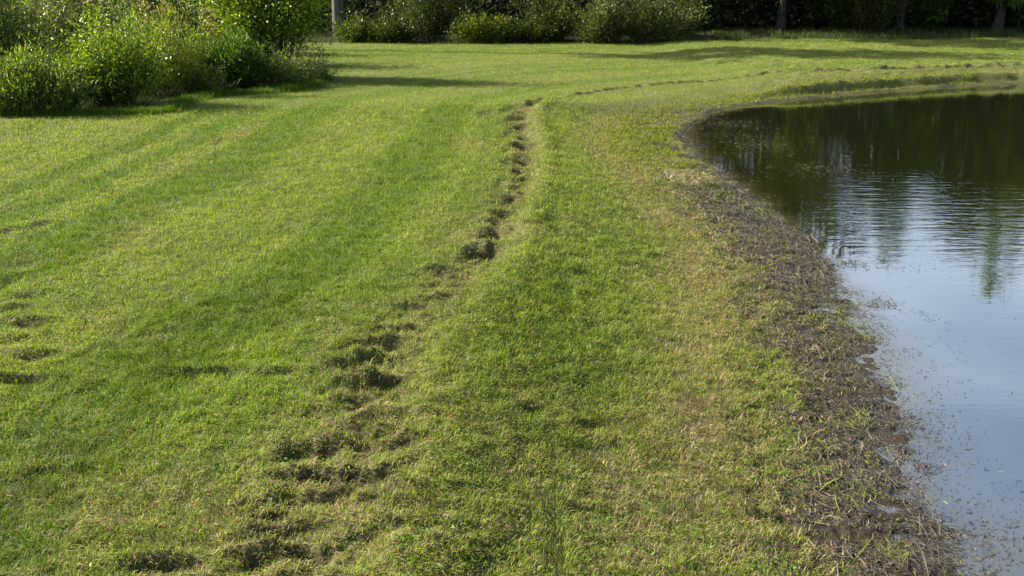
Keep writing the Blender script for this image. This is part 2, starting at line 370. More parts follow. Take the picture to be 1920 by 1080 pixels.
# ------------------------------------------------------------------ water
def water_mat():
    m = new_mat('pond_water'); out = m.node_tree.nodes['out']
    tc = N(m, 'ShaderNodeTexCoord')
    def att(k): return N(m, 'ShaderNodeAttribute', attribute_name=k).outputs['Fac']
    def nz(sx, sy, sc, det, dist=0.0, rot=0.0):
        mp = N(m, 'ShaderNodeMapping'); mp.inputs['Scale'].default_value = (sx, sy, 1); mp.inputs['Rotation'].default_value = (0, 0, rot)
        lk(m, tc.outputs['Object'], mp.inputs[0]); n = N(m, 'ShaderNodeTexNoise', Scale=sc, Detail=det, Roughness=.5, Distortion=dist); lk(m, mp.outputs[0], n.inputs['Vector']); return n.outputs[0]
    def mth(op, a, b):
        n = N(m, 'ShaderNodeMath', operation=op)
        for k, v in ((0, a), (1, b)):
            if isinstance(v, (int, float)): n.inputs[k].default_value = v
            else: lk(m, v, n.inputs[k])
        return n.outputs[0]
    wv = N(m, 'ShaderNodeTexWave', wave_type='BANDS', bands_direction='Y', Scale=2.1, Distortion=7.0, Detail=2.0); wv.inputs['Detail Scale'].default_value = 1.1
    mp = N(m, 'ShaderNodeMapping'); mp.inputs['Scale'].default_value = (.30, 1, 1); mp.inputs['Rotation'].default_value = (0, 0, .08); lk(m, tc.outputs['Object'], mp.inputs[0]); lk(m, mp.outputs[0], wv.inputs['Vector'])
    rip = mth('ADD', mth('ADD', mth('MULTIPLY', wv.outputs['Fac'], .16), mth('MULTIPLY', nz(2.2, 5.2, 2.1, 3, .6, -.30), .55)), mth('MULTIPLY', nz(1.5, 6.0, 2.6, 3, .5, .12), 1.0))
    rip = mth('MULTIPLY', rip, att('ripple'))
    fine = mth('MULTIPLY', nz(1, 2.6, 9, 3), .035)
    swell = mth('MULTIPLY', nz(1, 1.8, .9, 2), .18)
    hgt = mth('ADD', mth('ADD', rip, fine), swell)
    b = N(m, 'ShaderNodeBump', Strength=1.0, Distance=.0024); lk(m, hgt, b.inputs['Height'])
    d = N(m, 'ShaderNodeBsdfPrincipled', Roughness=.5); d.inputs['Specular IOR Level'].default_value = 0
    c = N(m, 'ShaderNodeMix', data_type='RGBA'); c.inputs[6].default_value = (.012, .013, .006, 1); c.inputs[7].default_value = (.075, .066, .038, 1)
    lk(m, att('silt'), c.inputs[0]); lk(m, c.outputs[2], d.inputs['Base Color'])
    gl = N(m, 'ShaderNodeBsdfGlossy', Roughness=.015); gl.inputs[0].default_value = (.93, .97, 1, 1); lk(m, b.outputs[0], gl.inputs['Normal'])
    fr = N(m, 'ShaderNodeLayerWeight', Blend=.35); lk(m, b.outputs[0], fr.inputs['Normal'])
    f = mth('ADD', mth('MULTIPLY', fr.outputs['Fresnel'], .50), .46)
    f = mth('MULTIPLY', f, mth('SUBTRACT', 1.0, mth('MULTIPLY', att('silt'), .45)))
    mx = N(m, 'ShaderNodeMixShader'); lk(m, f, mx.inputs[0]); lk(m, d.outputs[0], mx.inputs[1]); lk(m, gl.outputs[0], mx.inputs[2])
    lk(m, mx.outputs[0], out.inputs[0]); return m
xs = np.arange(-1, 35.01, .12); ys = np.arange(-11, 19.5, .12); wx, wy = np.meshgrid(xs, ys); sh = wx.shape
dp, _, _ = dist_poly(wx.ravel(), wy.ravel(), POND, True); ins = inside(wx.ravel(), wy.ravel(), POND); sd = np.where(ins, -dp, dp)
rad = np.hypot(wx.ravel() - 0, wy.ravel())
ripple = .16 + .95 * sstep(6.3, 7.6, rad + .25 * (fbm(wx.ravel() * 1.1, wy.ravel() * 1.1, 12) - .5) * 4) * (1 - .80 * sstep(9.0, 11.5, rad))
ripple = ripple * (.55 + .9 * fbm(wx.ravel() * .7, wy.ravel() * 1.3, 14)) * sstep(-.1, .9, dp)
ripple = np.maximum(ripple, .05)
sx_, sy_ = P(1880, 1040, WL)
silt = np.maximum((1 - sstep(-.05, .32, dp + .25 * (fbm(wx.ravel() * 5, wy.ravel() * 5, 15) - .5))) * .75,
                  .75 * np.exp(-(((wx.ravel() - sx_) / .38) ** 2 + ((wy.ravel() - sy_) / .26) ** 2)) * (.5 + fbm(wx.ravel() * 14, wy.ravel() * 14, 16)))
keep = (sd < .7).reshape(sh); fm = keep[:-1, :-1] & keep[1:, :-1] & keep[:-1, 1:] & keep[1:, 1:]
wi = np.arange(wx.size).reshape(sh); WQ = np.stack([wi[:-1, :-1], wi[:-1, 1:], wi[1:, 1:], wi[1:, :-1]], -1)[fm]
used = np.unique(WQ); rm = np.zeros(wx.size, np.int64); rm[used] = np.arange(len(used))
water = mesh_obj('water', np.stack([wx.ravel()[used], wy.ravel()[used], np.full(len(used), WL)], 1), rm[WQ], water_mat(),
                 attrs=dict(ripple=ripple[used], silt=silt[used]), smooth=True)
tagp(water, kind='structure')

# ------------------------------------------------------------------ blades
def blades(x, y, z, length, width, az, lean, col, near=True, tipcol=1.15):
    """bent blades rooted at (x,y,z); near ones have five points, far ones three"""
    n = len(x); dx, dy = np.cos(az), np.sin(az); px_, py_ = -dy, dx
    tw = RNG.uniform(-1.2, 1.2, n); cx = px_ * np.cos(tw) + dx * np.sin(tw) * .6; cy = py_ * np.cos(tw) + dy * np.sin(tw) * .6
    hw = width / 2
    tip = np.stack([x + dx * np.sin(lean) * length, y + dy * np.sin(lean) * length, z + np.cos(lean) * length], 1)
    b0 = np.stack([x - cx * hw, y - cy * hw, z - .004], 1); b1 = np.stack([x + cx * hw, y + cy * hw, z - .004], 1)
    if near:
        ml = length * .55; l2 = lean * .55
        mid = np.stack([x + dx * np.sin(l2) * ml, y + dy * np.sin(l2) * ml, z + np.cos(l2) * ml], 1)
        off = np.stack([cx * hw * .8, cy * hw * .8, 0 * hw], 1)
        V = np.stack([b0, b1, mid - off, mid + off, tip], 1).reshape(-1, 3); i = np.arange(n)[:, None] * 5
        F = np.concatenate([i + [[0, 1, 3]], i + [[0, 3, 2]], i + [[2, 3, 4]]]); k = 5; g = np.array([.62, .62, .95, .95, tipcol])
    else:
        V = np.stack([b0, b1, tip], 1).reshape(-1, 3); F = np.arange(n)[:, None] * 3 + np.array([[0, 1, 2]]); k = 3; g = np.array([.75, .75, tipcol])
    g = np.ones(k)
    c = (col[:, None, :] * g[None, :, None]).reshape(-1, 3)
    return V, F, c

def join(parts):
    V, F, Cc, o = [], [], [], 0
    for v, f, c in parts:
        V.append(v); F.append(f + o); Cc.append(c); o += len(v)
    return np.concatenate(V), np.concatenate(F), np.concatenate(Cc)

def lerp(a, b, t): return a + (b - a) * t[:, None]
col3 = lambda r, g, b: np.array([[r, g, b]])

def lawn_points(n, r0, r1, p, half=.74):
    # density per area ~ r^-p
    e = 2 - p; uu = RNG.uniform(0, 1, n); r = (r0 ** e + uu * (r1 ** e - r0 ** e)) ** (1 / e); t = RNG.uniform(-half, half, n)
    return r * np.sin(t), r * np.cos(t), r

def lawn_colour(x, y, c, n):
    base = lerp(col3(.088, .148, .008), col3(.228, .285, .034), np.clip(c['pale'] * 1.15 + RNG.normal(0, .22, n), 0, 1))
    base = lerp(base, col3(.140, .222, .010), np.clip(c['lime'] * .9 + RNG.normal(0, .1, n), 0, 1) * .8)
    isdry = RNG.uniform(0, 1, n) < np.clip(c['dry'] * .85, 0, .9)
    straw = lerp(col3(.13, .105, .045), col3(.40, .34, .20), RNG.uniform(0, 1, n) ** 1.5)
    base = np.where(isdry[:, None], straw, base)
    base = base * (1.08 - .28 * c['stripe'] * (.5 + c['med']))[:, None]
    base = base * RNG.lognormal(0, .25, n)[:, None]
    return np.clip(base, .01, .6), isdry

def make_lawn():
    parts = []
    for (n, r0, r1, p, near) in ((560000, 1.3, 5.0, .3, True), (740000, 5.0, 13, 1.7, True), (860000, 13, 31, 1.6, False)):
        x, y, r = lawn_points(n, r0, r1, p)
        Lx = land(x, y); c = cover(x, y, Lx)
        clump = fbm(x * 22, y * 22, 101, 2)
        pr = (1 - c['mud'] * .97) * (1 - c['forest']) * (1 - .35 * c['wild']) * (1 - .45 * Lx[5]) * (1 - .20 * Lx[4]) * (.55 + .9 * (clump - .2))
        pr = pr * np.where(Lx[1] < .08, 0, 1)
        k = RNG.uniform(0, 1, n) < pr
        x, y, r = x[k], y[k], r[k]; c = {a: b[k] for a, b in c.items()}; z = Lx[0][k]; clump = clump[k]; m = len(x)
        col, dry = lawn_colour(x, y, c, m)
        s = np.maximum(1, (r / 4.5) ** .62)
        ln = (.013 + .024 * RNG.uniform(0, 1, m)) * (.45 + 1.1 * clump) * (1 + .35 * c['lime']) * s ** .45
        wd = (.0020 + .0014 * RNG.uniform(0, 1, m)) * s
        az = RNG.uniform(0, 2 * math.pi, m) * .6 + fbm(x * 7, y * 7, 103, 2) * 2 * math.pi * 1.4
        lean = np.clip(RNG.normal(.95, .38, m) + .45 * dry, .05, 1.5)
        ln = np.where(dry, ln * 1.15, ln)
        parts.append(blades(x, y, z, ln, wd, az, lean, col, near))
    # clover and small broad leaved weeds in the turf
    n = 150000; x, y, r = lawn_points(n, 1.3, 9.0, .9); Lx = land(x, y); c = cover(x, y, Lx)
    k = RNG.uniform(0, 1, n) < (1 - c['mud']) * (1 - Lx[5]) * sstep(.47, .60, fbm(x * 3.1, y * 3.1, 151)) * sstep(.40, .6, fbm(x * 13, y * 13, 152)); x, y, r, z = x[k], y[k], r[k], Lx[0][k]; m = len(x)
    s = np.maximum(1, (r / 4.5) ** .5); l_ = RNG.uniform(.006, .014, m) * s
    D = RNG.normal(0, 1, (m, 3)); D[:, 2] = np.abs(D[:, 2]) * .3
    parts.append(leaf_cards(np.stack([x, y, z + RNG.uniform(.008, .024, m)], 1), D, l_, l_ * .85, palette(m, [(.09, .17, .02), (.13, .22, .03), (.07, .13, .02)]), up=1.2))
    n = 2200; x, y, r = lawn_points(n, 1.3, 12.0, .9); Lx = land(x, y); k = Lx[1] > .3; x, y, z = x[k], y[k], Lx[0][k]; m = len(x)
    D = RNG.normal(0, 1, (m, 3)); D[:, 2] *= .2; l_ = RNG.uniform(.010, .022, m)
    parts.append(leaf_cards(np.stack([x, y, z + RNG.uniform(.012, .03, m)], 1), D, l_, l_ * .45, palette(m, [(.22, .16, .07), (.28, .22, .11), (.16, .09, .04)]), up=1.2))
    V, F, c = join(parts)
    o = mesh_obj('grass', V, F, M_BLADE, col=c)
    tagp(o, 'mown green and straw flecked lawn grass around the pond', 'grass', kind='stuff')

# ------------------------------------------------------------------ dead litter on the bank and weed on the water
def litter(x, y, z, ln, wd, az, rise, col):
    n = len(x); dx, dy = np.cos(az), np.sin(az); nx, ny = -dy, dx; h = ln / 2
    bend = RNG.normal(0, .35, n)
    a = np.stack([x - dx * h, y - dy * h, z + .001], 1); m = np.stack([x + nx * bend * h, y + ny * bend * h, z + .002 + rise * ln * .5], 1)
    b = np.stack([x + dx * h, y + dy * h, z + rise * ln], 1); o = np.stack([nx * wd / 2, ny * wd / 2, .25 * wd * RNG.uniform(-1, 1, n)], 1)
    V = np.stack([a - o * .5, a + o * .5, m - o, m + o, b], 1).reshape(-1, 3); i = np.arange(n)[:, None] * 5
    F = np.concatenate([i + [[0, 1, 3]], i + [[0, 3, 2]], i + [[2, 3, 4]]]); return V, F, np.repeat(col, 5, 0)

_pl = POND; _pd = np.linalg.norm(np.roll(_pl, -1, 0) - _pl, axis=1); _ps = np.concatenate([[0], np.cumsum(_pd)])
_pc = np.vstack([_pl, _pl[:1]])
def shore_points(n, s0, s1, dfun, bias=1.0):
    s = s0 + (s1 - s0) * RNG.uniform(0, 1, n) ** bias
    x = np.interp(s, _ps, _pc[:, 0]); y = np.interp(s, _ps, _pc[:, 1]); x2 = np.interp(s + .05, _ps, _pc[:, 0]); y2 = np.interp(s + .05, _ps, _pc[:, 1])
    tx, ty = x2 - x, y2 - y; q = np.hypot(tx, ty) + 1e-9; nx, ny = -ty / q, tx / q   # landwards
    d = dfun(n); return x + nx * d, y + ny * d, np.arctan2(ty, tx)
S_END = float(_ps[np.argmin(np.abs(_pl[:, 0] - 9.8) + np.abs(_pl[:, 1] - 17.5))])

def make_bank_litter():
    n = 270000
    x, y, ta = shore_points(n, 0, S_END * .62, lambda n: RNG.uniform(-.18, 1.4, n), 1.25)
    Lx = land(x, y); z, d, bw = Lx[0], Lx[1], Lx[2]
    pr = sstep(-.16, .05, d) * (1 - .93 * sstep(bw * .6, bw + .30, d + .35 * (Lx[7] - .5))) * (1 - sstep(bw + .35, bw + .75, d)) * (.25 + 1.1 * sstep(.35, .6, fbm(x * 7, y * 7, 121))) * (1 - .80 * sstep(8.3, 9.6, y))
    k = RNG.uniform(0, 1, n) < pr; x, y, z, d, bw, ta = x[k], y[k], z[k], d[k], bw[k], ta[k]; m = len(x)
    z = np.maximum(z, WL - .002)
    t = RNG.uniform(0, 1, m)
    grey = lerp(col3(.020, .018, .015), col3(.19, .165, .13), t ** 1.8); straw = lerp(col3(.065, .042, .020), col3(.38, .30, .18), t ** 1.6)
    col = np.where((RNG.uniform(0, 1, m) < .04 + .55 * sstep(.25, .95, d / bw))[:, None], straw, grey)
    gr = RNG.uniform(0, 1, m) < .04 + .38 * sstep(.52, .72, fbm(x * 4.5, y * 4.5, 122))
    col = np.where(gr[:, None], lerp(col3(.07, .09, .015), col3(.22, .24, .03), t), col)
    far = np.clip(np.hypot(x, y) / 5, 1, 2.2)
    V, F, c = litter(x, y, z, (.006 + .030 * RNG.uniform(0, 1, m) ** 1.6) * (1 + 2.2 * (RNG.uniform(0, 1, m) < .10)) * far ** .4, RNG.uniform(.0020, .0050, m) * far ** .7, ta + RNG.normal(.9, .9, m), np.abs(RNG.normal(.12, .22, m)), col)
    o = mesh_obj('bank_litter', V, F, M_WET, col=c); tagp(o, 'grey brown dead reeds and rotting leaves along the muddy bank', 'plant litter', kind='stuff')
make_bank_litter()

def make_sprouts():
    """green seedlings growing in the mud"""
    n = 110000
    x, y, ta = shore_points(n, 0, S_END, lambda n: RNG.uniform(.0, 1.3, n), .9)
    Lx = land(x, y); z, d, bw = Lx[0], Lx[1], Lx[2]
    pr = (.30 + .7 * sstep(8.2, 9.6, y) * (1 - .95 * sstep(11.5, 13.5, y))) * sstep(.05, .25, d) * sstep(.50, .66, fbm(x * 5, y * 5, 131) + .13 * sstep(8.2, 9.6, y) + .12 * sstep(.6, 1.1, d / bw)) * (1 - sstep(bw + .1, bw + .5, d))
    k = RNG.uniform(0, 1, n) < pr; x, y, z = x[k], y[k], z[k]; m = len(x); s = np.clip(np.hypot(x, y) / 5, 1, 3)
    col = lerp(col3(.09, .13, .015), col3(.24, .27, .03), RNG.uniform(0, 1, m))
    V, F, c = blades(x, y, z, RNG.uniform(.012, .035, m) * s ** .4, RNG.uniform(.003, .006, m) * s ** .7, RNG.uniform(0, 6.28, m), RNG.uniform(.2, 1.3, m), col)
    o = mesh_obj('bank_seedlings', V, F, M_BLADE, col=c); tagp(o, 'yellow green seedlings and algae sprouting from the bare mud', 'seedlings', kind='stuff')
make_sprouts()

def make_pond_weed():
    parts = []
    n = 9000
    x, y, ta = shore_points(n * 2, 0, S_END * .8, lambda n: -RNG.exponential(.13, n) + .03, 1.3)
    k = RNG.uniform(0, 1, n * 2) < .75 * sstep(.45, .68, fbm(x * 4, y * 4, 161)); x, y = x[k], y[k]
    px, py = [], []
    def patch(a, b, ra, rb, k):
        c0 = P(a, b, WL); q = abs(P(a + ra, b, WL)[0] - c0[0]); h = abs(P(a, b - rb, WL)[1] - c0[1])
        px.append(c0[0] + RNG.normal(0, q * .5, k)); py.append(c0[1] + RNG.normal(0, h * .5, k))
    patch(1600, 490, 60, 12, 160); patch(1640, 575, 50, 9, 130); patch(1690, 500, 60, 12, 60); patch(1760, 460, 120, 60, 60); patch(1400, 265, 90, 26, 1600); patch(1370, 232, 60, 10, 900)
    patch(1520, 315, 90, 10, 400); patch(1560, 330, 120, 14, 260); patch(1740, 800, 45, 40, 140); patch(1735, 880, 40, 14, 90); patch(1780, 930, 50, 40, 60); patch(1850, 1010, 90, 60, 420)
    patch(1730, 590, 30, 14, 40); patch(1850, 560, 40, 60, 26); patch(1760, 700, 100, 110, 60)
    X = np.concatenate([x] + px); Y = np.concatenate([y] + py); k = inside(X, Y, POND); X, Y = X[k], Y[k]; m = len(X); t = RNG.uniform(0, 1, m)
    s = np.clip(np.hypot(X, Y) / 4.5, 1, 2.5)
    col = lerp(col3(.018, .020, .008), col3(.09, .08, .025), t ** 1.4)
    yg = RNG.uniform(0, 1, m) < .06; col = np.where(yg[:, None], lerp(col3(.09, .11, .02), col3(.28, .24, .06), t), col)
    V, F, c = litter(X, Y, np.full(m, WL + .001), (.005 + .026 * RNG.uniform(0, 1, m) ** 2) * s ** .5, RNG.uniform(.0015, .0045, m) * s ** .6, RNG.normal(.2, .8, m), np.abs(RNG.normal(.04, .06, m)), col)
    o = mesh_obj('pond_weed', V, F, M_WET, col=c); tagp(o, 'loose flecks of dark weed floating along the pond margin', 'pond weed', kind='stuff')
make_pond_weed()

# ------------------------------------------------------------------ plants
def tube(path, rad, sides=6):
    path = np.asarray(path, float); n = len(path); V = []
    for i in range(n):
        t = path[min(i + 1, n - 1)] - path[max(i - 1, 0)]; t = t / (np.linalg.norm(t) + 1e-9)
        a = np.cross(t, [0.13, .99, .05] if abs(t[1]) < .9 else [1, 0, 0]); a /= np.linalg.norm(a); b = np.cross(t, a)
        an = np.arange(sides) * 2 * math.pi / sides
        V.append(path[i] + rad[i] * (np.cos(an)[:, None] * a + np.sin(an)[:, None] * b))
    V = np.concatenate(V); F = []
    for i in range(n - 1):
        for k in range(sides):
            F.append((i * sides + k, i * sides + (k + 1) % sides, (i + 1) * sides + (k + 1) % sides, (i + 1) * sides + k))
    return V, np.array(F)

def tubes_join(lst):
    V, F, o = [], [], 0
    for v, f in lst: V.append(v); F.append(f + o); o += len(v)
    return np.concatenate(V), np.concatenate(F)

def leaf_cards(C0, D, ln, wd, col, fold=.35, up=.5, rng=RNG):
    """rhombic folded leaves at C0 pointing along D"""
    n = len(C0); D = D / (np.linalg.norm(D, axis=1, keepdims=True) + 1e-9)
    nn = rng.normal(0, 1, (n, 3)); nn[:, 2] += up * 2.2; s = np.cross(D, nn); s /= np.linalg.norm(s, axis=1, keepdims=True) + 1e-9
    nm = np.cross(s, D); ln = ln[:, None]; wd = wd[:, None]
    base = C0; tip = C0 + D * ln - nm * ln * .12; mid = C0 + D * ln * .45
    l = mid + s * wd / 2 + nm * wd * fold * .5; r = mid - s * wd / 2 + nm * wd * fold * .5
    V = np.stack([base, r, tip, l], 1).reshape(-1, 3); i = np.arange(n)[:, None] * 4
    F = np.concatenate([i + [[0, 1, 2]], i + [[0, 2, 3]]]); return V, F, np.repeat(col, 4, 0)

def palette(n, cols, wts=None, jit=.22, rng=RNG):
    cols = np.array(cols); k = rng.choice(len(cols), n, p=wts); c = cols[k] * rng.lognormal(0, jit, n)[:, None]; return np.clip(c, .004, .6)

make_lawn()
def zat(x, y): return float(land(np.array([x]), np.array([y]))[0][0])

LUSH = [(.12, .21, .012), (.20, .29, .016), (.06, .11, .010), (.30, .34, .03)]
GREENS = [(.07, .11, .014), (.11, .16, .018), (.17, .21, .02), (.05, .08, .02)]
LIME = [(.14, .20, .014), (.21, .26, .018), (.08, .13, .012), (.30, .29, .03)]
GREY = [(.09, .13, .035), (.14, .18, .06), (.06, .09, .025), (.24, .26, .13)]
DEEP = [(.05, .11, .010), (.09, .17, .014), (.04, .08, .010), (.13, .21, .02)]

def shrub(name, label, cat, x, y, w, d, h, stems=60, per=70, ln=(.04, .07), aspect=.55, pal=GREENS, wts=None, spread=.09, low=.18, group=None, seed=1, mat=None, upright=.0, tops=None, lean=(0, 0), stem_mat=None, lumpy=.35, srad=.006, droop=.0):
    rng = np.random.default_rng(seed); root = empty(name, (x, y, zat(x, y)), label, cat, group)
    ts, CC, DD, TT = [], [], [], []; tops_c = []
    for k in range(stems):
        a = rng.uniform(0, 2 * math.pi); rr_ = math.sqrt(rng.uniform(0, 1)); lump = 1 + lumpy * (math.sin(a * 3 + seed) * .5 + rng.uniform(-.6, .5))
        ez = math.sqrt(max(0, 1 - .82 * rr_ ** 2)) * lump * rng.uniform(.55, 1.05) * (1 - .0)
        e = np.array([w / 2 * rr_ * math.cos(a) * lump + lean[0] * ez, d / 2 * rr_ * math.sin(a) * lump + lean[1] * ez, h * ez])
        b = np.array([w * .5 * rr_ * math.cos(a) * (.30 + .5 * upright), d * .5 * rr_ * math.sin(a) * (.30 + .5 * upright), -.03])
        c1 = b * .6 + e * .4 + np.array([0, 0, h * .18]); t = np.linspace(0, 1, 7)[:, None]
        path = (1 - t) ** 2 * b + 2 * t * (1 - t) * c1 + t ** 2 * e; path += rng.normal(0, .012, path.shape) * t
        path[-1, 2] -= droop * h * .1
        ts.append(tube(path, np.linspace(srad, srad * .25, 7), 4))
        m = int(per * rng.uniform(.6, 1.4)); tt_ = low + (1 - low) * rng.uniform(0, 1, m) ** .75
        q = np.stack([np.interp(tt_, t[:, 0], path[:, j]) for j in range(3)], 1)
        # twiglets: leaves cluster on short side shoots
        nt_ = max(3, m // 7); tc_ = rng.integers(0, nt_, m); off = rng.normal(0, spread, (nt_, 3)) * np.array([1, 1, .8])
        q = q + off[tc_] + rng.normal(0, spread * .35, (m, 3)); q[:, 2] = np.maximum(q[:, 2], .015)
        dv = e - b; dv = dv / (np.linalg.norm(dv) + 1e-9); D = off[tc_] / spread * .6 + rng.normal(0, .6, (m, 3)) + dv * (.5 + upright) ; D[:, 2] += .25 - droop
        CC.append(q); DD.append(D); tops_c.append(e)
    Vt, Ft = tubes_join(ts); mesh_obj('stem', Vt, Ft, stem_mat or M_TWIG, root, smooth=True)
    CC = np.concatenate(CC); DD = np.concatenate(DD); n = len(CC)
    lens = rng.uniform(*ln, n); col = palette(n, pal, wts, .24, rng)
    V, F, c = leaf_cards(CC, DD, lens, lens * aspect * rng.uniform(.8, 1.2, n), col, rng=rng)
    if tops:
        E = np.array(tops_c); pc, cnt, sz = tops; k = len(E) * cnt; idx_ = np.repeat(np.arange(len(E)), cnt); u_ = rng.uniform(0, 1, k)
        q = E[idx_] + rng.normal(0, .018, (k, 3)) + np.stack([u_ * 0, u_ * 0, (u_ - .5) * .16], 1)
        D = rng.normal(0, .6, (k, 3)); D[:, 2] += .9; l_ = rng.uniform(*sz, k)
        V, F, c = join([(V, F, c), leaf_cards(q, D, l_, l_ * .4, palette(k, pc, None, .25, rng), rng=rng)])
    mesh_obj('foliage', V, F, mat or M_LEAF, root, col=c)
    return root

def tree(name, label, cat, x, y, h, r, bottom, leaves=5000, ln=(.12, .2), pal=GREENS, trunk=.13, conifer=False, seed=1, bark=None, group=None, limbs=26, lean=(0, 0), csig=.34, mat=None, aspect=.6):
    rng = np.random.default_rng(seed); root = empty(name, (x, y, zat(x, y)), label, cat, group)
    t = np.linspace(0, 1, 9); wob = np.cumsum(rng.normal(0, trunk * .25, (9, 2)), 0); wob[0] = 0
    tp = np.stack([wob[:, 0] + lean[0] * t, wob[:, 1] + lean[1] * t, -.15 + (h * .96 + .15) * t], 1)
    rad = trunk * (1 - t) ** .8 + .012; rad[0] *= 1.5; ls, CC, DD = [tube(tp, rad, 10)], [], []
    for k in range(limbs):
        f = (k + rng.uniform(0, 1)) / limbs; zb = bottom + (h * .97 - bottom) * f; a = k * 2.4 + rng.uniform(-.5, .5)
        if conifer: R_ = r * (1 - f) ** .9 * rng.uniform(.75, 1.1) + .08; dz = -.12 * R_
        else: R_ = r * (math.sin(math.pi * min(1, (f * .80 + .17))) ** .7) * rng.uniform(.65, 1.12); dz = .35 * R_ * rng.uniform(.2, 1.4)
        b = np.array([np.interp(zb, tp[:, 2], tp[:, j]) for j in range(3)]); b[2] = zb - (0 if conifer else .35 * R_); e = b + np.array([R_ * math.cos(a), R_ * math.sin(a), dz + (0 if conifer else .35 * R_)])
        tl = np.linspace(0, 1, 6)[:, None]; md = (b + e) / 2 + np.array([0, 0, .12 * R_]); path = (1 - tl) ** 2 * b + 2 * tl * (1 - tl) * md + tl ** 2 * e
        ls.append(tube(path, np.linspace(max(.012, trunk * .30 * (1 - f * .7)), .008, 6), 5))
        m = int(leaves / limbs * (R_ / r) * 1.25) + 8; nc = max(3, m // 28)
        ct = .28 + .72 * rng.uniform(0, 1, nc) ** .7; cc = np.stack([np.interp(ct, tl[:, 0], path[:, j]) for j in range(3)], 1) + rng.normal(0, csig * (.45 if conifer else .9), (nc, 3)) * np.array([1, 1, .35 if conifer else .75])
        kk = rng.integers(0, nc, m); q = cc[kk] + rng.normal(0, csig * .42, (m, 3)) * np.array([1, 1, .4 if conifer else .8])
        CC.append(q); D = rng.normal(0, .7, (m, 3)) + (e - b) / (R_ + .01) * .6; D[:, 2] -= .2; DD.append(D)
    V, F = tubes_join(ls); mesh_obj('trunk', V, F, bark or M_BARK, root, smooth=True)
    CC = np.concatenate(CC); DD = np.concatenate(DD); n = len(CC); l_ = rng.uniform(*ln, n)
    V, F, c = leaf_cards(CC, DD, l_, l_ * aspect, palette(n, pal, None, .22, rng), rng=rng); mesh_obj('crown', V, F, mat or M_WOODLEAF, root, col=c)
    return root

# --- left-hand thicket (photo pixels give where each one stands)
def at(px, py): return P(px, py, 0.0)
def put(px, py): a = at(px, py); return a[0], a[1]

x, y = put(50, 212); shrub('tall_weed', 'grey green narrow leaved weeds at the left edge of the lawn', 'weed', x, y, 1.9, .8, .85, 190, 70, (.045, .09), .26, LUSH + GREENS + GREY, None, .07, .1, None, 11, upright=.8, srad=.003)
x, y = put(30, 178); shrub('willow_shrub', 'tall grey leaved willow shrub in the top left corner', 'shrub', x - .3, y - .2, 2.2, 1.5, 2.4, 150, 160, (.045, .085), .3, LUSH + GREY, None, .12, .15, None, 12, srad=.01)
x, y = put(215, 196); shrub('bush', 'round yellow green leafy bush standing foremost on the lawn edge', 'bush', x, y, 1.75, 1.1, 1.15, 140, 130, (.03, .055), .6, LUSH, None, .075, .14, None, 13)
x, y = put(160, 150); shrub('bush', 'loose reddish stemmed bush behind the round yellow green bush', 'bush', x, y, 2.4, 1.5, 1.9, 120, 150, (.05, .085), .3, GREY + [(.16, .10, .03), (.09, .12, .02)], None, .11, .2, None, 14)
x, y = put(290, 168); shrub('goldenrod', 'yellowing goldenrod clump right of the round bush', 'wild plant', x, y, 1.9, 1.4, 1.45, 220, 75, (.04, .07), .26, LUSH + [(.20, .20, .03)], None, .06, .12, None, 15, upright=.75, srad=.003, tops=([(.32, .26, .05), (.25, .20, .08)], 14, (.012, .025)))
x, y = put(345, 148); shrub('dry_weed', 'tall brown seeded weeds rising at the top of the thicket', 'weed', x - .2, y + .8, 2.6, 1.4, 2.1, 90, 26, (.04, .08), .18, [(.22, .16, .07), (.10, .12, .03), (.28, .22, .12)], None, .06, .3, None, 16, upright=.8, srad=.003, tops=([(.24, .15, .08), (.34, .25, .14)], 22, (.02, .04)), mat=M_LEAF)
x, y = put(425, 156); shrub('bush', 'low deep green bush with upright leaves beside the lawn', 'bush', x, y + .1, 1.45, .9, .98, 170, 90, (.06, .11), .24, DEEP, None, .06, .05, None, 17, upright=.55)
x, y = put(380, 168); shrub('tall_weed', 'sparse pale stalks between the yellow green and deep green bushes', 'weed', x, y, .9, .4, .5, 60, 45, (.04, .08), .25, LUSH + GREY, None, .06, .1, None, 18, upright=.5, srad=.003)
x, y = put(525, 152); shrub('aster_clump', 'low grey green aster clump with pale heads near the dry stalks', 'wild plant', x, y, 1.3, .8, .58, 150, 60, (.03, .055), .3, GREY + LUSH, None, .06, .08, None, 19, upright=.3, srad=.003, tops=([(.45, .46, .40), (.25, .27, .2)], 5, (.012, .022)))
x, y = put(585, 142); shrub('aster_clump', 'small dark herb patch at the right tip of the thicket', 'wild plant', x, y, .9, .7, .36, 70, 40, (.03, .06), .3, DEEP + GREY, None, .06, .05, None, 20, upright=.3, srad=.003)

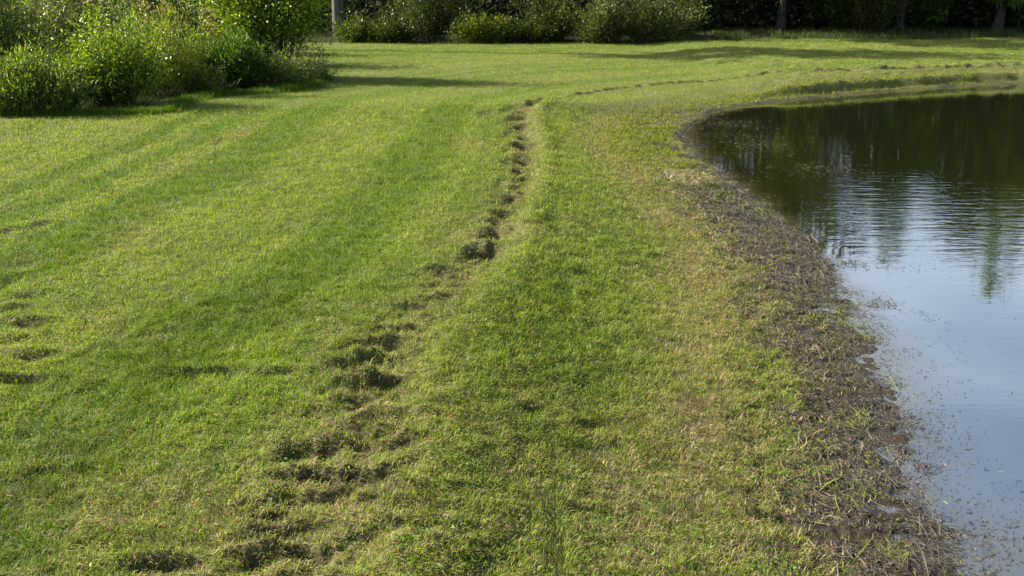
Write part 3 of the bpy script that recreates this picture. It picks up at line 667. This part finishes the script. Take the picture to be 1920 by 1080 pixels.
def dry_stalks():
    rng = np.random.default_rng(31); x, y = put(596, 134); root = empty('dry_stalks', (x, y, zat(x, y)), 'arching dry brown stalks with curled leaves at the tip of the thicket', 'weed')
    ts, C_, D_ = [], [], []
    for k in range(16):
        a = rng.uniform(-.5, 3.6); L_ = rng.uniform(.35, .75); b = np.array([rng.uniform(-.35, .2), rng.uniform(-.15, .15), 0])
        e = b + np.array([math.cos(a) * L_ * .45, math.sin(a) * .2, L_ * rng.uniform(.55, .9)]); m = b + np.array([0, 0, L_ * .8]); t = np.linspace(0, 1, 8)[:, None]
        p = (1 - t) ** 2 * b + 2 * t * (1 - t) * m + t ** 2 * e; ts.append(tube(p, np.linspace(.006, .0025, 8), 4))
        for q in range(14):
            f = rng.uniform(.3, 1); C_.append([np.interp(f, t[:, 0], p[:, j]) for j in range(3)]); D_.append(rng.normal(0, 1, 3) + [0, 0, .3])
    V, F = tubes_join(ts); mesh_obj('stalk', V, F, M_TWIG, root, smooth=True); n = len(C_); l_ = rng.uniform(.04, .09, n)
    V, F, c = leaf_cards(np.array(C_), np.array(D_), l_, l_ * .25, palette(n, [(.05, .06, .03), (.14, .10, .06), (.09, .11, .05)], rng=rng), rng=rng); mesh_obj('foliage', V, F, M_DEAD, root, col=c)
dry_stalks()

# the bright tree whose lowest branches hang into the top of the picture
x, y = put(505, 140); shrub('young_tree', 'young tree with bright lime leaves hanging above the dry stalks', 'tree', x, y + .2, 2.5, 1.2, 3.2, 80, 240, (.045, .08), .62, LUSH, [.3, .4, .1, .2], .17, .30, None, 23, srad=.018, lumpy=.2, droop=.3)
x, y = put(330, 120); shrub('dark_shrub', 'dark shrub filling the shade behind the brown seeded weeds', 'shrub', x, y + 1.0, 4.6, 2.0, 3.0, 90, 110, (.07, .12), .5, DEEP, None, .18, .1, None, 24, srad=.014)
x, y = put(60, 120); shrub('dark_shrub', 'broad dark shrub behind the willow shrub at far left', 'shrub', x - 1.6, y + 4.5, 5.6, 2.4, 3.4, 100, 110, (.07, .12), .5, GREENS, None, .2, .1, None, 25, srad=.014)
x, y = put(430, 100); shrub('dark_shrub', 'shaded shrub between the deep green bush and the young tree', 'shrub', x - .4, y + 1.2, 2.4, 1.6, 2.6, 60, 100, (.07, .11), .5, DEEP, None, .16, .1, None, 26, srad=.014)

# trees that throw the long shadows over the lawn
tree('poplar', 'tall narrow poplar behind the left thicket', 'tree', -11.0, 25.9, 14.6, 1.6, 8.6, 6500, (.14, .24), GREENS, .17, False, 42, M_BARK, limbs=30)

# --- wood's edge
edge = [  # photo x, base y, width, depth, height, palette, label
    (668, 74, 1.1, .8, .55, GREENS, 'light green low bush right of the pale trunk'),
    (735, 76, 1.4, 1.0, .6, GREENS, 'dim low bush two along from the pale trunk'),
    (800, 74, 2.3, 1.5, 2.0, GREENS, 'big dark bush with glinting leaves left of the bramble gap'),
    (900, 75, 1.5, .8, .62, LIME, 'low pale green weeds at the wood edge left of the middle'),
    (985, 75, 1.4, .7, .55, GREENS, 'low reddish green weeds at the wood edge near the middle'),
    (1040, 74, 1.5, 1.2, 1.7, GREENS, 'loose bright flecked bush left of the broad willow bush'),
    (1130, 76, 2.0, 1.4, 1.35, GREENS + GREY, 'left half of the broad pale leaved willow bushes'),
    (1225, 77, 2.2, 1.4, 1.30, GREENS + GREY, 'right half of the broad pale leaved willow bushes'),
    (1278, 73, 1.0, .9, .85, GREENS, 'leafy sprays at the right end of the willow bushes'),
    (1640, 66, 1.6, 1.2, 1.7, GREENS, 'dim green sapling bush in the dark wood on the right'),
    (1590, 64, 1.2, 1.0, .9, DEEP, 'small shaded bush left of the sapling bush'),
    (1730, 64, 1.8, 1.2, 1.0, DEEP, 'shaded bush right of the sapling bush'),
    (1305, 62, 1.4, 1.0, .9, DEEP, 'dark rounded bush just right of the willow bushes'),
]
EDGE_SHADE = [.8, .5, .6, .8, .6, .8, .75, .7, .75, .5, .5, .4, .4]  # darkens each bush's leaf colours, standing in for shade from the wood
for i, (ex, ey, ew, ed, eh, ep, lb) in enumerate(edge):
    x, y = put(ex, ey); y += ed * .25 + .2 * (i % 3); ep = [tuple(v * EDGE_SHADE[i] for v in q) for q in ep]
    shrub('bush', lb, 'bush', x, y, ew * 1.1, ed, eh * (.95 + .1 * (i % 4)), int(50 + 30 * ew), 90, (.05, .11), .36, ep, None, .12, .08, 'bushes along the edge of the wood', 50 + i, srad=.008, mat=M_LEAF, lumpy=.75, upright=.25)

trunks = [  # photo x, distance, height, crown radius, trunk radius, first limb, label, bark
    (636, 29.4, 17.0, 1.9, .15, 10.0, 'pale grey trunked tree at the left end of the wood edge', M_BARK),
    (600, 38, 10.5, 2.4, .16, 3.0, 'tree deep in the wood behind the young lime leaved tree', M_DARKBARK),
    (760, 37.5, 10.0, 2.6, .18, 2.0, 'dark tree behind the big glinting bush', M_DARKBARK),
    (930, 38, 11.0, 2.8, .18, 2.4, 'dark tree behind the low pale weeds', M_DARKBARK),
    (1070, 36.5, 9.5, 2.6, .16, 2.0, 'dark tree behind the left pale leaved willow bush', M_DARKBARK),
    (1190, 31.6, 11.0, 2.9, .20, 1.5, 'tallest dark tree behind the right pale leaved willow bush', M_DARKBARK),
    (1340, 33.0, 10.5, 2.7, .17, 2.2, 'dark tree beyond the rank grass right of the willow bushes', M_DARKBARK),
    (1462, 30.8, 9.6, 2.5, .11, 1.9, 'grey trunked tree rising from the shaded rank grass', M_DARKBARK),  # grey trunk in dark bark, its shade put into the colour
    (1525, 32.5, 9.8, 2.1, .16, 2.2, 'dark tree between the two grey trunked trees', M_DARKBARK),
    (1684, 30.8, 5.4, 1.6, .15, 2.3, 'grey trunked tree beside the dim sapling bush', M_BARK),
    (1868, 31.0, 6.6, 1.9, .13, 2.3, 'dim trunked tree nearest the right edge of the wood', M_DARKBARK),
    (1950, 34.0, 6.8, 2.4, .16, 1.8, 'tree just outside the right edge of the wood', M_DARKBARK),
    (2120, 33.5, 7.2, 2.6, .16, 1.8, 'rounded tree further right along the far bank', M_DARKBARK),
]
for i, (ex, ey, eh, er, etr, eb, lb, bk) in enumerate(trunks):
    sx = (ex - 960) / (FPX * math.cos(PITCH) + (540 - 60) * math.sin(PITCH)) * ey
    tree('broadleaf_tree', lb, 'tree', sx, ey, eh, er, eb, int(10500 * (er / 2.4)), (.16, .28), [GREENS, DEEP, GREENS, LIME][i % 4], etr, False, 80 + i, bk, 'trees of the wood beyond the lawn', limbs=24, csig=.42)
for i, (sx, sy, eh, er, lb) in enumerate([(14.5, 33.0, 8.4, 3.1, 'lower pointed spruce in the right part of the wood'), (18.9, 33.0, 10.0, 3.1, 'taller pointed spruce in the right part of the wood'),
                                          (16.4, 35.0, 4.4, 1.8, 'short broad spruce between the two pointed spruces')]):
    tree('spruce', lb, 'tree', sx, sy, eh, er, .5, 11000, (.20, .32), DEEP, .13, True, 110 + i, M_DARKBARK, 'pointed spruces in the right part of the wood', limbs=54, csig=.22, aspect=.3)

# the wood behind: one mass of understorey nobody could count
def thicket():
    rng = np.random.default_rng(77); n = 300000
    x = rng.uniform(-32, 36, n); dep = rng.uniform(0, 1, n) ** .8 * 13; y = rough_lawn_edge(x) + 3.0 + dep + 1.2 * (fbm(x * .8, y_ := x * 0 + 3, 5) - .5)
    top = (1.6 + 4.2 * fbm(x * .5, y * .5, 201)) * (.45 + .09 * dep) * np.where(x < 10.5, 1.25, 1.0); z = rng.uniform(0, 1, n) ** .9 * top
    kk = fbm(x * 1.1 + z * .7, y * 1.1 - z * .5, 202) > .36; x, y, z = x[kk], y[kk], z[kk]; m = len(x)
    z0 = land(x, y)[0]; l_ = rng.uniform(.13, .27, m)
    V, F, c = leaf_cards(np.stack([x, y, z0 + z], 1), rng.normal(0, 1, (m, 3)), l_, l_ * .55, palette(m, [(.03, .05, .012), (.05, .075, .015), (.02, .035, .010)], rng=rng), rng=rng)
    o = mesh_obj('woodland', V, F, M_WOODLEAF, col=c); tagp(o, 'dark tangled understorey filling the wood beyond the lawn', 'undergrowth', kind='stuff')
thicket()

def rank_grass():
    """unmown grass along the wood's edge and under the left thicket"""
    n = 60000; x = RNG.uniform(-8, 22, n); y = rough_lawn_edge(x) + RNG.uniform(0, 1, n) ** 1.5 * 3.2 - .15
    s = fbm(x * 1.2, y * 1.2, 141); k = RNG.uniform(0, 1, n) < sstep(.3, .6, s) * np.where((x > 5.5) & (x < 12), 1, .35); x, y, s = x[k], y[k], s[k]; m = len(x); z = land(x, y)[0]
    c1 = palette(m, [(.035, .06, .015), (.05, .08, .02), (.07, .08, .03)])  # dark blade tints stand in for tree shade at the wood
    a = blades(x, y, z, RNG.uniform(.12, .45, m) * (.1 + 1.5 * fbm(x * .9, y * 1.2, 143)) * np.where((x > 5.5) & (x < 12), .55, .6), RNG.uniform(.008, .016, m), RNG.uniform(0, 6.28, m), RNG.uniform(.1, .8, m), c1)
    n = 26000; t = RNG.uniform(0, 1, n); i = t * (len(LEFT) - 12); i0 = i.astype(int); f = i - i0; q = LEFT[i0] * (1 - f[:, None]) + LEFT[i0 + 1] * f[:, None]
    tg = LEFT[i0 + 1] - LEFT[i0]; tg = tg / np.linalg.norm(tg, axis=1, keepdims=True); off = RNG.normal(.01, .09, n)
    x = q[:, 0] - tg[:, 1] * off; y = q[:, 1] + tg[:, 0] * off; z = land(x, y)[0]
    c2 = palette(n, [(.09, .17, .015), (.14, .21, .02), (.06, .10, .015)])
    b = blades(x, y, z, RNG.uniform(.04, .17, n) * (.4 + .8 * fbm(x * 5, y * 5, 142)), RNG.uniform(.004, .008, n), RNG.uniform(0, 6.28, n), RNG.uniform(.2, 1.1, n), c2)
    V, F, c = join([a, b]); o = mesh_obj('rank_grass', V, F, M_BLADE, col=c); tagp(o, 'longer unmown grass along the thicket and wood edge', 'grass', kind='stuff')
rank_grass()

# --- single pieces of drift on the water and the pale reed tuft on the bank
def drift(name, label, cat, px, py, z, n, ln, spreadm, cols, seed, wid=(.003, .007), rise=.15, mat=M_WET, partname='foliage'):
    rng = np.random.default_rng(seed); x, y = P(px, py, z); root = empty(name, (x, y, z), label, cat)
    def piece(nm, m, cc):
        a = rng.uniform(0, 6.28, m); V, F, c = litter(rng.normal(0, spreadm[0], m), rng.normal(0, spreadm[1], m), np.full(m, .002) + rng.uniform(0, .012, m), rng.uniform(*ln, m), rng.uniform(*wid, m), a * .3, np.abs(rng.normal(rise, .15, m)), palette(m, cc, rng=rng))
        mesh_obj(nm, V, F, mat, root, col=c)
    piece(partname, n, cols)
drift('floating_weed', 'brown raft of drifting weed off the middle of the bank', 'water plant', 1655, 571, WL, 46, (.03, .09), (.07, .035), [(.05, .035, .015), (.10, .07, .02), (.05, .07, .015)], 301)
drift('floating_weed', 'dark weed spray reaching off the bank edge above the brown raft', 'water plant', 1590, 497, WL, 60, (.03, .09), (.10, .06), [(.03, .035, .012), (.06, .07, .02)], 302)
drift('floating_leaf', 'small dark curled leaf floating low beside the near bank', 'leaf', 1732, 881, WL, 9, (.02, .045), (.014, .010), [(.03, .025, .03), (.06, .04, .03)], 303, (.008, .016), .4)
drift('reed_tuft', 'bleached straw reed tuft lying on the bank below the bend', 'reeds', 1288, 335, -.17, 240, (.04, .15), (.14, .20), [(.36, .30, .21), (.22, .17, .11), (.12, .09, .05)], 304, (.003, .006), .12, M_DEAD)
